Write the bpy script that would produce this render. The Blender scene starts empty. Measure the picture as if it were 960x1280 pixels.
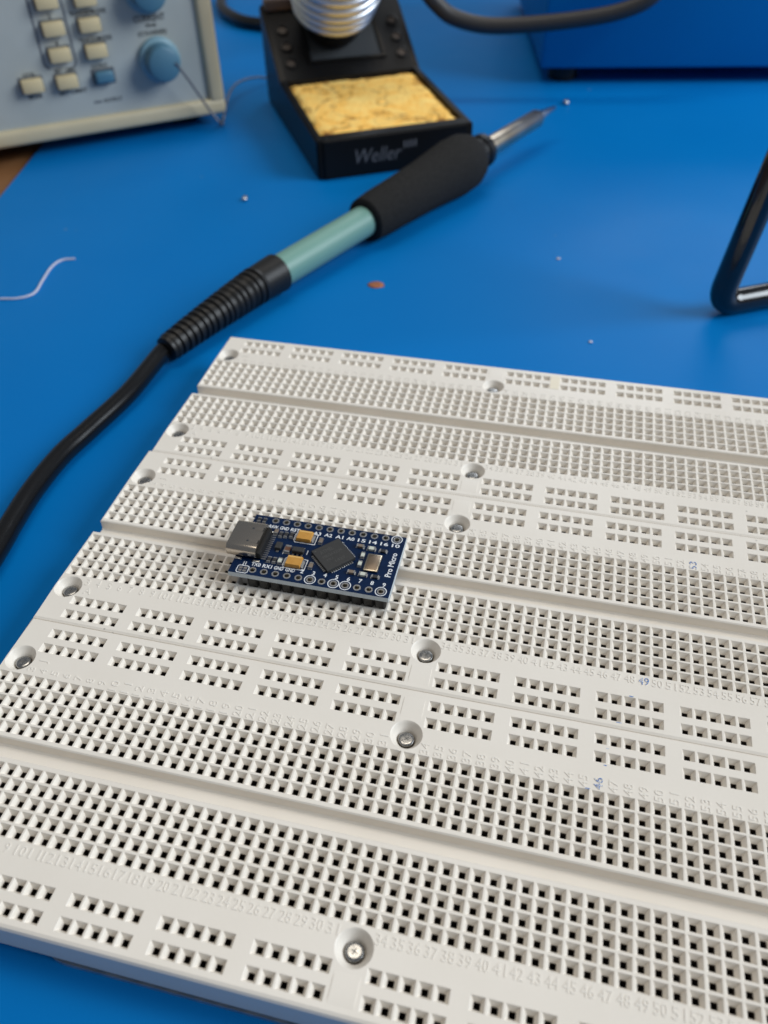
import bpy, bmesh, math, random
from mathutils import Vector, Matrix
from mathutils.geometry import delaunay_2d_cdt

random.seed(7)
S = 0.001            # everything below is written in millimetres
R = math.radians
MAT_Z = -11.2        # top of the bench mat; z = 0 is the top face of the breadboard
scene = bpy.context.scene
COL = scene.collection

# ------------------------------------------------------------------ camera
cam = bpy.data.cameras.new("camera")
cam_o = bpy.data.objects.new("camera", cam)
COL.objects.link(cam_o)
RW = [[0.97273, 0.231196, -0.018589], [-0.146401, 0.674169, 0.723922], [0.179899, -0.701459, 0.689632]]
M = Matrix(RW).transposed().to_4x4()
M.translation = Vector((98.741, -170.843, 131.157)) * S
cam_o.matrix_world = M
cam.sensor_fit = 'VERTICAL'
cam.sensor_height = 36.0
cam.sensor_width = 27.0
cam.lens = 36.0 * 1015.059 / 1280.0
cam.clip_start = 0.005
cam.clip_end = 20.0
cam.dof.use_dof = True
cam.dof.focus_distance = 0.159
cam.dof.aperture_fstop = cam.lens / 1.55
scene.camera = cam_o

# ------------------------------------------------------------------ world and lamps (indoors)
w = bpy.data.worlds.new("World")
scene.world = w
w.use_nodes = True
bg = w.node_tree.nodes["Background"]
bg.inputs[0].default_value = (0.80, 0.88, 1.0, 1)
bg.inputs[1].default_value = 0.20


def area_lamp(name, loc, target, sx, sy, power, col):
    l = bpy.data.lights.new(name, 'AREA')
    l.shape = 'RECTANGLE'
    l.size, l.size_y, l.energy, l.color = sx, sy, power, col
    o = bpy.data.objects.new(name, l)
    COL.objects.link(o)
    o.location = loc
    o.rotation_euler = (Vector(target) - Vector(loc)).to_track_quat('-Z', 'Y').to_euler()
    return o


area_lamp("window_light", (2.55, 0.20, 1.55), (0.05, -0.02, 0), 1.7, 1.4, 84, (0.84, 0.92, 1.0))
area_lamp("ceiling_light", (-0.10, 0.42, 1.85), (0.05, 0.0, 0), 1.2, 0.5, 9.5, (1.0, 0.90, 0.76))
area_lamp("rear_window_light", (0.35, 2.3, 1.35), (0.05, 0.1, 0), 0.9, 0.8, 11, (0.90, 0.95, 1.0))

vs = scene.view_settings
scene.display_settings.display_device = 'sRGB'
vs.view_transform = 'Standard'
vs.look = 'None'
vs.exposure = 0.0
vs.gamma = 1.0
vs.use_curve_mapping = False
scene.cycles.use_denoising = True
scene.cycles.max_bounces = 8

# ------------------------------------------------------------------ materials
def srgb(r, g, b):
    f = lambda c: (c / 255 / 12.92) if c / 255 <= 0.04045 else ((c / 255 + 0.055) / 1.055) ** 2.4
    return (f(r), f(g), f(b), 1)


def mat(name, col, rough=0.5, metal=0.0, spec=0.5, noise=None, bump=None, rvar=None, sss=0.0, coat=0.0, trans=0.0):
    """noise = (scale, colour2, low, high); bump = (scale, strength, distance mm); rvar = (scale, rough2)"""
    m = bpy.data.materials.new(name)
    m.use_nodes = True
    nt = m.node_tree
    b = nt.nodes["Principled BSDF"]
    b.inputs["Base Color"].default_value = col if len(col) == 4 else (*col, 1)
    b.inputs["Roughness"].default_value = rough
    b.inputs["Metallic"].default_value = metal
    b.inputs["Specular IOR Level"].default_value = spec
    b.inputs["Coat Weight"].default_value = coat
    b.inputs["Transmission Weight"].default_value = trans
    if sss:
        b.inputs["Subsurface Weight"].default_value = sss
        b.inputs["Subsurface Radius"].default_value = (1.0, 0.9, 0.8)
        b.inputs["Subsurface Scale"].default_value = 0.0006
    tc = nt.nodes.new("ShaderNodeTexCoord")

    def noise_node(scale, detail=6, rough_=0.6):
        n = nt.nodes.new("ShaderNodeTexNoise")
        n.inputs["Scale"].default_value = scale
        n.inputs["Detail"].default_value = detail
        n.inputs["Roughness"].default_value = rough_
        nt.links.new(tc.outputs["Object"], n.inputs["Vector"])
        return n
    if noise:
        n = noise_node(noise[0])
        rp = nt.nodes.new("ShaderNodeValToRGB")
        rp.color_ramp.elements[0].position = noise[2]
        rp.color_ramp.elements[1].position = noise[3]
        c0 = col if len(col) == 4 else (*col, 1)
        c1 = noise[1] if len(noise[1]) == 4 else (*noise[1], 1)
        rp.color_ramp.elements[0].color = c0
        rp.color_ramp.elements[1].color = c1
        nt.links.new(n.outputs["Fac"], rp.inputs["Fac"])
        nt.links.new(rp.outputs["Color"], b.inputs["Base Color"])
    if rvar:
        n = noise_node(rvar[0], 4)
        mr = nt.nodes.new("ShaderNodeMapRange")
        mr.inputs["From Min"].default_value = 0.35
        mr.inputs["From Max"].default_value = 0.65
        mr.inputs["To Min"].default_value = rough
        mr.inputs["To Max"].default_value = rvar[1]
        nt.links.new(n.outputs["Fac"], mr.inputs["Value"])
        nt.links.new(mr.outputs["Result"], b.inputs["Roughness"])
    if bump:
        n = noise_node(bump[0], 5)
        bp = nt.nodes.new("ShaderNodeBump")
        bp.inputs["Strength"].default_value = bump[1]
        bp.inputs["Distance"].default_value = bump[2] * S
        nt.links.new(n.outputs["Fac"], bp.inputs["Height"])
        nt.links.new(bp.outputs["Normal"], b.inputs["Normal"])
    return m


MT = {}
MT['abs'] = None
MT['abs_raised'] = mat('raised_white_plastic', (0.80, 0.75, 0.675), 0.40)
MT['hole_shade'] = mat('shaded_hole_metal', (0.055, 0.040, 0.032), 0.55, 0.2)  # contact metal coloured dark to hold the shade inside deep holes
MT['screw'] = mat('zinc_screw', (0.34, 0.34, 0.335), 0.20, 1.0, rvar=(1500, 0.34), bump=(1100, 0.35, 0.08))
MT['screw_slot'] = mat('screw_recess', (0.16, 0.16, 0.155), 0.5, 0.8)
MT['alu'] = mat('aluminium_plate', (0.55, 0.57, 0.6), 0.35, 1.0, rvar=(300, 0.5))
MT['gap_dark'] = mat('dark_gap_tone', (0.03, 0.035, 0.04), 0.8)  # matte dark tone, painted shade for the gap under the panels
MT['ink'] = mat('blue_ink', (0.06, 0.17, 0.45), 0.5, noise=(1600, (0.62, 0.64, 0.68), 0.47, 0.56))
MT['tape'] = mat('yellowed_tape', (0.82, 0.74, 0.58), 0.5)
MT['pcb'] = mat('blue_solder_mask', (0.0008, 0.012, 0.047), 0.28, spec=0.25, noise=(700, (0.0012, 0.015, 0.058), 0.4, 0.7))
MT['pcb_edge'] = mat('board_edge_fibreglass', (0.50, 0.56, 0.60), 0.6)
MT['silk'] = mat('white_silkscreen', (0.78, 0.80, 0.82), 0.6)
MT['tin'] = mat('tinned_metal', (0.62, 0.61, 0.59), 0.28, 1.0, bump=(3000, 0.3, 0.05))
MT['gold'] = mat('dull_pin_metal', (0.28, 0.24, 0.17), 0.4, 1.0)
MT['usb'] = mat('steel_connector_shell', (0.50, 0.445, 0.38), 0.25, 1.0)
MT['black_plastic'] = mat('black_plastic', (0.007, 0.007, 0.0075), 0.42, spec=0.35, bump=(800, 0.1, 0.05))
MT['chip'] = mat('chip_epoxy', (0.022, 0.022, 0.022), 0.6, noise=(2500, (0.03, 0.03, 0.029), 0.4, 0.7))
MT['chip_print'] = mat('chip_print_grey', (0.055, 0.055, 0.052), 0.65)
MT['tantalum'] = mat('yellow_capacitor', (0.55, 0.27, 0.045), 0.45, noise=(900, (0.48, 0.22, 0.03), 0.4, 0.7))
MT['tantalum_mark'] = mat('capacitor_polarity_band', (0.70, 0.42, 0.12), 0.5)
MT['ceramic'] = mat('ceramic_brown', (0.20, 0.15, 0.11), 0.5)
MT['resistor'] = mat('resistor_black', (0.02, 0.02, 0.022), 0.45)
MT['led'] = mat('led_lens_white', (0.62, 0.64, 0.55), 0.3)
MT['xtal'] = mat('crystal_can_lid', (0.24, 0.185, 0.135), 0.33, 0.85, rvar=(1200, 0.5))
MT['xtal_rim'] = mat('crystal_can_rim', (0.50, 0.44, 0.34), 0.3, 1.0)
MT['mat'] = None
MT['wood'] = None
MT['rubber'] = mat('black_rubber', (0.009, 0.0085, 0.008), 0.42, spec=0.35, bump=(700, 0.15, 0.1))
MT['cable'] = mat('black_cable_sheath', (0.005, 0.005, 0.0055), 0.22, spec=0.4)
MT['grey_cable'] = mat('dark_grey_cable', (0.032, 0.028, 0.026), 0.5)
MT['foam'] = mat('charcoal_foam', (0.017, 0.0165, 0.016), 0.9, spec=0.12, bump=(1500, 0.5, 0.25), noise=(1200, (0.026, 0.025, 0.024), 0.4, 0.65))
MT['teal'] = mat('teal_handle_plastic', (0.165, 0.33, 0.275), 0.40, noise=(40, (0.178, 0.345, 0.288), 0.4, 0.7))
MT['steel'] = mat('heat_tinted_steel', (0.62, 0.54, 0.43), 0.30, 1.0, noise=(120, (0.50, 0.40, 0.29), 0.4, 0.7))
MT['tipm'] = mat('bright_tip', (0.75, 0.74, 0.72), 0.22, 1.0)
MT['stand'] = mat('black_stand_plastic', (0.007, 0.007, 0.0075), 0.36, spec=0.2, bump=(900, 0.12, 0.1))
MT['stand_metal'] = mat('browned_metal', (0.16, 0.11, 0.085), 0.5, 0.6)
MT['logo'] = mat('pale_logo_print', (0.11, 0.11, 0.12), 0.5)
MT['spring'] = mat('chromed_spring', (0.78, 0.79, 0.79), 0.42, 1.0)
MT['cream'] = mat('cream_bezel', (0.58, 0.49, 0.32), 0.45, noise=(40, (0.54, 0.455, 0.29), 0.4, 0.7))
MT['button'] = mat('cream_button', (0.66, 0.53, 0.30), 0.45)
MT['panel'] = mat('grey_panel', (0.45, 0.47, 0.44), 0.38, noise=(30, (0.41, 0.43, 0.40), 0.4, 0.7))
MT['panel_line'] = mat('grey_panel_print', (0.12, 0.13, 0.145), 0.5)
MT['print'] = mat('black_panel_print', (0.02, 0.022, 0.026), 0.5)
MT['knob'] = mat('blue_knob', (0.075, 0.19, 0.27), 0.42)
MT['knob_skirt'] = mat('pale_blue_skirt', (0.21, 0.36, 0.43), 0.42)
MT['case_grey'] = mat('grey_case', (0.40, 0.38, 0.33), 0.5)
MT['box_blue'] = mat('blue_painted_metal', (0.0, 0.17, 0.47), 0.45, spec=0.15, noise=(20, (0.0, 0.18, 0.49), 0.4, 0.7))
MT['rod'] = mat('glossy_black_rod', (0.006, 0.006, 0.007), 0.16, coat=0.4)
MT['thread'] = mat('pale_thread', (0.55, 0.56, 0.66), 0.5)
MT['wire'] = mat('dull_thin_wire', (0.17, 0.17, 0.19), 0.4, 0.5)
MT['solder'] = mat('solder_bit', (0.62, 0.62, 0.64), 0.3, 1.0)
MT['copper'] = mat('copper_foil', (0.42, 0.15, 0.07), 0.5, 0.5)


def mat_blue():
    m = mat('blue_mat_rubber', (0.0015, 0.095, 0.36), 0.42, spec=0.09)
    nt = m.node_tree
    b = nt.nodes["Principled BSDF"]
    tc = next(n for n in nt.nodes if n.type == 'TEX_COORD')

    def noise(scale, detail=5):
        n = nt.nodes.new("ShaderNodeTexNoise")
        n.inputs["Scale"].default_value = scale
        n.inputs["Detail"].default_value = detail
        nt.links.new(tc.outputs["Object"], n.inputs["Vector"])
        return n

    def ramp(src, p0, p1, c0, c1):
        r = nt.nodes.new("ShaderNodeValToRGB")
        r.color_ramp.elements[0].position, r.color_ramp.elements[1].position = p0, p1
        r.color_ramp.elements[0].color, r.color_ramp.elements[1].color = c0, c1
        nt.links.new(src, r.inputs["Fac"])
        return r.outputs["Color"]

    def mix(f, a, c):
        x = nt.nodes.new("ShaderNodeMix")
        x.data_type = 'RGBA'
        nt.links.new(f, x.inputs[0])
        for s, v in ((x.inputs[6], a), (x.inputs[7], c)):
            if isinstance(v, tuple):
                s.default_value = v
            else:
                nt.links.new(v, s)
        return x.outputs[2]
    base = ramp(noise(9).outputs["Fac"], 0.35, 0.7, (0.0, 0.178, 0.54, 1), (0.0005, 0.195, 0.57, 1))
    # small dust specks and faint stains
    vor = nt.nodes.new("ShaderNodeTexVoronoi")
    vor.inputs["Scale"].default_value = 75
    nt.links.new(tc.outputs["Object"], vor.inputs["Vector"])
    speck = ramp(vor.outputs["Distance"], 0.035, 0.06, (1, 1, 1, 1), (0, 0, 0, 1))
    keep = ramp(noise(40, 2).outputs["Fac"], 0.60, 0.64, (0, 0, 0, 1), (1, 1, 1, 1))
    mul = nt.nodes.new("ShaderNodeMix")
    mul.data_type = 'RGBA'
    mul.blend_type = 'MULTIPLY'
    mul.inputs[0].default_value = 1
    nt.links.new(speck, mul.inputs[6])
    nt.links.new(keep, mul.inputs[7])
    c = mix(mul.outputs[2], base, (0.16, 0.27, 0.42, 1))
    nt.links.new(c, b.inputs["Base Color"])
    rr = nt.nodes.new("ShaderNodeMapRange")
    rr.inputs["From Min"].default_value, rr.inputs["From Max"].default_value = 0.3, 0.7
    rr.inputs["To Min"].default_value, rr.inputs["To Max"].default_value = 0.38, 0.52
    nt.links.new(noise(14, 6).outputs["Fac"], rr.inputs["Value"])
    nt.links.new(rr.outputs["Result"], b.inputs["Roughness"])
    bp = nt.nodes.new("ShaderNodeBump")
    bp.inputs["Strength"].default_value = 0.15
    bp.inputs["Distance"].default_value = 0.00008
    nt.links.new(noise(1500, 3).outputs["Fac"], bp.inputs["Height"])
    nt.links.new(bp.outputs["Normal"], b.inputs["Normal"])
    return m


def mat_wood():
    m = mat('brown_wood', (0.22, 0.10, 0.035), 0.45)
    nt = m.node_tree
    b = nt.nodes["Principled BSDF"]
    tc = next(n for n in nt.nodes if n.type == 'TEX_COORD')
    mp = nt.nodes.new("ShaderNodeMapping")
    mp.inputs["Scale"].default_value = (60, 4, 4)
    mp.inputs["Rotation"].default_value = (0, 0, 0.5)
    nt.links.new(tc.outputs["Object"], mp.inputs["Vector"])
    n = nt.nodes.new("ShaderNodeTexNoise")
    n.inputs["Scale"].default_value = 2
    n.inputs["Detail"].default_value = 8
    nt.links.new(mp.outputs["Vector"], n.inputs["Vector"])
    r = nt.nodes.new("ShaderNodeValToRGB")
    r.color_ramp.elements[0].color = (0.28, 0.13, 0.05, 1)
    r.color_ramp.elements[1].color = (0.15, 0.06, 0.02, 1)
    nt.links.new(n.outputs["Fac"], r.inputs["Fac"])
    nt.links.new(r.outputs["Color"], b.inputs["Base Color"])
    return m


def mat_sponge():
    m = mat('yellow_sponge', (0.66, 0.42, 0.13), 0.9, spec=0.15)
    nt = m.node_tree
    b = nt.nodes["Principled BSDF"]
    tc = next(n for n in nt.nodes if n.type == 'TEX_COORD')

    def noise(scale, detail=5, dist=0.0):
        n = nt.nodes.new("ShaderNodeTexNoise")
        n.inputs["Scale"].default_value = scale
        n.inputs["Detail"].default_value = detail
        n.inputs["Distortion"].default_value = dist
        nt.links.new(tc.outputs["Object"], n.inputs["Vector"])
        return n
    r = nt.nodes.new("ShaderNodeValToRGB")
    e = r.color_ramp.elements
    e[0].position, e[0].color = 0.28, (0.30, 0.14, 0.04, 1)
    e[1].position, e[1].color = 0.40, (1.0, 0.57, 0.125, 1)
    k = e.new(0.62)
    k.color = (1.0, 0.68, 0.21, 1)
    nt.links.new(noise(85, 5, 1.6).outputs["Fac"], r.inputs["Fac"])
    # burnt wiping marks: thin wandering lines
    r2 = nt.nodes.new("ShaderNodeValToRGB")
    q = r2.color_ramp.elements
    q[0].position, q[0].color = 0.485, (0, 0, 0, 1)
    q[1].position, q[1].color = 0.505, (0.75, 0.75, 0.75, 1)
    q.new(0.525).color = (0, 0, 0, 1)
    nt.links.new(noise(48, 3, 1.0).outputs["Fac"], r2.inputs["Fac"])
    mx = nt.nodes.new("ShaderNodeMix")
    mx.data_type = 'RGBA'
    nt.links.new(r2.outputs["Color"], mx.inputs[0])
    nt.links.new(r.outputs["Color"], mx.inputs[6])
    mx.inputs[7].default_value = (0.26, 0.10, 0.02, 1)
    nt.links.new(mx.outputs[2], b.inputs["Base Color"])
    bp = nt.nodes.new("ShaderNodeBump")
    bp.inputs["Strength"].default_value = 0.6
    bp.inputs["Distance"].default_value = 0.001
    nt.links.new(noise(600, 4).outputs["Fac"], bp.inputs["Height"])
    nt.links.new(bp.outputs["Normal"], b.inputs["Normal"])
    return m


def mat_abs():
    m = mat('white_plastic', (0.815, 0.755, 0.67), 0.42, noise=(45, (0.78, 0.718, 0.63), 0.42, 0.75), bump=(900, 0.12, 0.1))
    nt = m.node_tree
    b = nt.nodes["Principled BSDF"]
    tc = next(n for n in nt.nodes if n.type == 'TEX_COORD')
    src = b.inputs["Base Color"].links[0].from_socket
    vor = nt.nodes.new("ShaderNodeTexVoronoi")
    vor.inputs["Scale"].default_value = 170
    nt.links.new(tc.outputs["Object"], vor.inputs["Vector"])
    r = nt.nodes.new("ShaderNodeValToRGB")
    r.color_ramp.elements[0].position, r.color_ramp.elements[0].color = 0.025, (0.75, 0.75, 0.75, 1)
    r.color_ramp.elements[1].position, r.color_ramp.elements[1].color = 0.06, (0, 0, 0, 1)
    nt.links.new(vor.outputs["Distance"], r.inputs["Fac"])
    n2 = nt.nodes.new("ShaderNodeTexNoise")
    n2.inputs["Scale"].default_value = 70
    nt.links.new(tc.outputs["Object"], n2.inputs["Vector"])
    r2 = nt.nodes.new("ShaderNodeValToRGB")
    r2.color_ramp.elements[0].position, r2.color_ramp.elements[1].position = 0.52, 0.60
    nt.links.new(n2.outputs["Fac"], r2.inputs["Fac"])
    mu = nt.nodes.new("ShaderNodeMix")
    mu.data_type, mu.blend_type = 'RGBA', 'MULTIPLY'
    mu.inputs[0].default_value = 1
    nt.links.new(r.outputs["Color"], mu.inputs[6])
    nt.links.new(r2.outputs["Color"], mu.inputs[7])
    mx = nt.nodes.new("ShaderNodeMix")
    mx.data_type = 'RGBA'
    nt.links.new(mu.outputs[2], mx.inputs[0])
    nt.links.new(src, mx.inputs[6])
    mx.inputs[7].default_value = (0.16, 0.14, 0.12, 1)
    nt.links.new(mx.outputs[2], b.inputs["Base Color"])
    return m


MT['abs'] = mat_abs()
MT['mat'] = mat_blue()
MT['wood'] = mat_wood()
MT['sponge'] = mat_sponge()


# ------------------------------------------------------------------ mesh helpers
class MB:
    def __init__(self):
        self.v, self.f, self.m = [], [], []

    def add(self, verts, faces, mi=0):
        o = len(self.v)
        self.v += [tuple(p) for p in verts]
        self.f += [tuple(i + o for i in fc) for fc in faces]
        self.m += [mi] * len(faces)
        return self

    def quad(self, a, b, c, d, mi=0):
        return self.add([a, b, c, d], [(0, 1, 2, 3)], mi)

    def box(self, x0, y0, z0, x1, y1, z1, mi=0):
        v = [(x, y, z) for z in (z0, z1) for y in (y0, y1) for x in (x0, x1)]
        return self.add(v, [(0, 2, 3, 1), (4, 5, 7, 6), (0, 1, 5, 4), (2, 6, 7, 3), (0, 4, 6, 2), (1, 3, 7, 5)], mi)

    def rbox(self, x0, y0, z0, x1, y1, z1, bev, seg=2, mi=0, xf=None):
        bm = bmesh.new()
        bmesh.ops.create_cube(bm, size=1.0)
        bmesh.ops.scale(bm, vec=(x1 - x0, y1 - y0, z1 - z0), verts=bm.verts)
        bmesh.ops.translate(bm, vec=((x0 + x1) / 2, (y0 + y1) / 2, (z0 + z1) / 2), verts=bm.verts)
        bmesh.ops.bevel(bm, geom=list(bm.edges), offset=bev, segments=seg, affect='EDGES', profile=0.5)
        if xf is not None:
            bmesh.ops.transform(bm, matrix=xf, verts=bm.verts)
        bm.verts.index_update()
        self.add([v.co[:] for v in bm.verts], [[v.index for v in f.verts] for f in bm.faces], mi)
        bm.free()
        return self

    def sweep(self, pts, radii, n=16, mi=0, caps=True):
        pts = [Vector(p) for p in pts]
        if not hasattr(radii, '__len__'):
            radii = [radii] * len(pts)
        t0 = (pts[1] - pts[0]).normalized()
        up = Vector((0, 0, 1)) if abs(t0.z) < 0.9 else Vector((1, 0, 0))
        nrm = (up - t0 * up.dot(t0)).normalized()
        rings = []
        for i, p in enumerate(pts):
            a, b = pts[max(i - 1, 0)], pts[min(i + 1, len(pts) - 1)]
            t = (b - a)
            t = t.normalized() if t.length > 1e-9 else t0
            nrm = (nrm - t * nrm.dot(t)).normalized()
            bi = t.cross(nrm)
            rings.append([p + (nrm * math.cos(2 * math.pi * k / n) + bi * math.sin(2 * math.pi * k / n)) * radii[i] for k in range(n)])
        v = [q for r in rings for q in r]
        f = []
        for i in range(len(rings) - 1):
            for k in range(n):
                f.append((i * n + k, i * n + (k + 1) % n, (i + 1) * n + (k + 1) % n, (i + 1) * n + k))
        if caps:
            f.append(tuple(reversed(range(n))))
            f.append(tuple((len(rings) - 1) * n + k for k in range(n)))
        return self.add(v, f, mi)

    def lathe(self, prof, n=32, axis_o=(0, 0, 0), mi=0, cap=True):
        """prof = [(r, z)] around a vertical axis"""
        ox, oy, oz = axis_o
        v, f = [], []
        for r, z in prof:
            for k in range(n):
                a = 2 * math.pi * k / n
                v.append((ox + r * math.cos(a), oy + r * math.sin(a), oz + z))
        for i in range(len(prof) - 1):
            for k in range(n):
                f.append((i * n + k, i * n + (k + 1) % n, (i + 1) * n + (k + 1) % n, (i + 1) * n + k))
        if cap:
            f.append(tuple((len(prof) - 1) * n + k for k in range(n)))
            f.append(tuple(reversed(range(n))))
        return self.add(v, f, mi)

    def prism(self, outline, axis, a0, a1, mi=0):
        """extrude a 2-D outline along x ('x': outline is (y, z)) or z ('z': outline is (x, y))"""
        n = len(outline)
        mk = {'x': lambda p, a: (a, p[0], p[1]), 'z': lambda p, a: (p[0], p[1], a), 'y': lambda p, a: (p[0], a, p[1])}[axis]
        v = [mk(p, a0) for p in outline] + [mk(p, a1) for p in outline]
        f = [(i, (i + 1) % n, n + (i + 1) % n, n + i) for i in range(n)]
        f += [tuple(reversed(range(n))), tuple(range(n, 2 * n))]
        return self.add(v, f, mi)

    def mesh(self, name, mats, smooth=None, recalc=True):
        me = bpy.data.meshes.new(name)
        me.from_pydata([(x * S, y * S, z * S) for x, y, z in self.v], [], self.f)
        for m in (mats if isinstance(mats, (list, tuple)) else [mats]):
            me.materials.append(m)
        me.polygons.foreach_set('material_index', self.m)
        if recalc:
            bm = bmesh.new()
            bm.from_mesh(me)
            bmesh.ops.recalc_face_normals(bm, faces=bm.faces)
            bm.to_mesh(me)
            bm.free()
        if smooth is not None:
            me.shade_smooth()
            me.set_sharp_from_angle(angle=R(smooth))
        me.update()
        return me

    def build(self, name, mats, parent=None, smooth=None, recalc=True):
        return obj(name, self.mesh(name, mats, smooth, recalc), parent)


def obj(name, me, parent=None, loc=None, rotz=0.0):
    o = bpy.data.objects.new(name, me)
    COL.objects.link(o)
    if parent is not None:
        o.parent = parent
    if loc is not None:
        o.location = Vector(loc) * S
    if rotz:
        o.rotation_euler = (0, 0, rotz)
    return o


def thing(name, label, cat, loc=(0, 0, 0), rotz=0.0, group=None):
    o = obj(name, None, None, loc, rotz)
    o.empty_display_size = 0.005
    return tag(o, label, cat, group)


def tag(o, label=None, cat=None, group=None, kind=None):
    for k, v in (('label', label), ('category', cat), ('group', group), ('kind', kind)):
        if v:
            o[k] = v
    return o


_txt = {}


def text_geo(s, extrude=0.0, res=2, bold=0.0):
    """flat or raised lettering of cap height 1, centred on the origin: (verts, faces, width)"""
    key = (s, extrude, res, bold)
    if key not in _txt:
        cu = bpy.data.curves.new('lettering', 'FONT')
        cu.body = s
        cu.size = 1.0
        cu.resolution_u = res
        cu.extrude = extrude
        cu.offset = bold
        cu.align_x = 'LEFT'
        o = bpy.data.objects.new('lettering', cu)
        COL.objects.link(o)
        bpy.context.view_layer.update()
        dg = bpy.context.evaluated_depsgraph_get()
        me = o.evaluated_get(dg).to_mesh()
        v = [p.co.copy() for p in me.vertices]
        f = [tuple(p.vertices) for p in me.polygons]
        o.evaluated_get(dg).to_mesh_clear()
        bpy.data.objects.remove(o)
        bpy.data.curves.remove(cu)
        xs = [p.x for p in v] or [0]
        cap = 0.70
        mx = (min(xs) + max(xs)) / 2
        v = [((p.x - mx) / cap, p.y / cap - 0.5, p.z / cap) for p in v]
        _txt[key] = (v, f, (max(xs) - min(xs)) / cap)
    return _txt[key]


def put_text(mb, s, x, y, z, h, width=None, ang=0.0, extrude=0.0, mi=0, slant=0.0, bold=0.0):
    v, f, wd = text_geo(s, extrude / h if extrude else 0.0, 2, bold)
    sx = (width / wd) if width else h
    c, sn = math.cos(ang), math.sin(ang)
    out = []
    for px, py, pz in v:
        a, b = px * sx + slant * py * h, py * h
        out.append((x + a * c - b * sn, y + a * sn + b * c, z + pz * h))
    mb.add(out, f, mi)


def bez(pts, n=10):
    """Catmull-Rom through points"""
    P = [Vector(p) for p in pts]
    P = [P[0] * 2 - P[1]] + P + [P[-1] * 2 - P[-2]]
    out = []
    for i in range(1, len(P) - 2):
        for k in range(n):
            t = k / n
            a, b, c, d = P[i - 1], P[i], P[i + 1], P[i + 2]
            out.append(0.5 * ((2 * b) + (c - a) * t + (2 * a - 5 * b + 4 * c - d) * t * t + (3 * b - a - 3 * c + d) * t ** 3))
    out.append(P[-2])
    return out


# ================================================================== the setting
mb = MB()
mb.box(-900, -700, -40, 1300, 1500, -2.0)
o = mb.build('tabletop', MT['wood'])
o.location = (0, 0, MAT_Z * S)
tag(o, kind='structure')

mb = MB()
mb.rbox(0, -700, -2.0, 1000, 900, 0.0, 0.4, 2)
o = mb.build('antistatic_mat', MT['mat'], smooth=40)
o.location = (-156.2 * S, 160 * S, MAT_Z * S)
o.rotation_euler = (0, 0, R(13.7))
tag(o, 'blue rubber work mat spread across the wooden bench top', 'mat')

# ================================================================== breadboard
PIT = 2.54
ROWS = [3.81 + PIT * k for k in range(5)]
RAILY = [21.68, 25.36]
RAILC = [c for g in ((3, 8), (9, 14), (15, 20), (21, 26), (27, 32), (34, 39), (40, 45), (46, 51), (52, 57), (58, 63)) for c in range(*g)]
HOLES = [(c * PIT, y) for y in ROWS for c in range(1, 65)] + [(c * PIT, y) for y in RAILY for c in RAILC]
SCREWX = [1.56 * PIT, 32.5 * PIT, 63.44 * PIT]
SCREWY = 18.47
XL, XR = 0.97, 65 * PIT - 0.97
HW = 28.02
GRV = 1.75          # half width of the centre groove
OPEN, SMALL, FUN = 1.10, 0.50, 1.12


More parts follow.
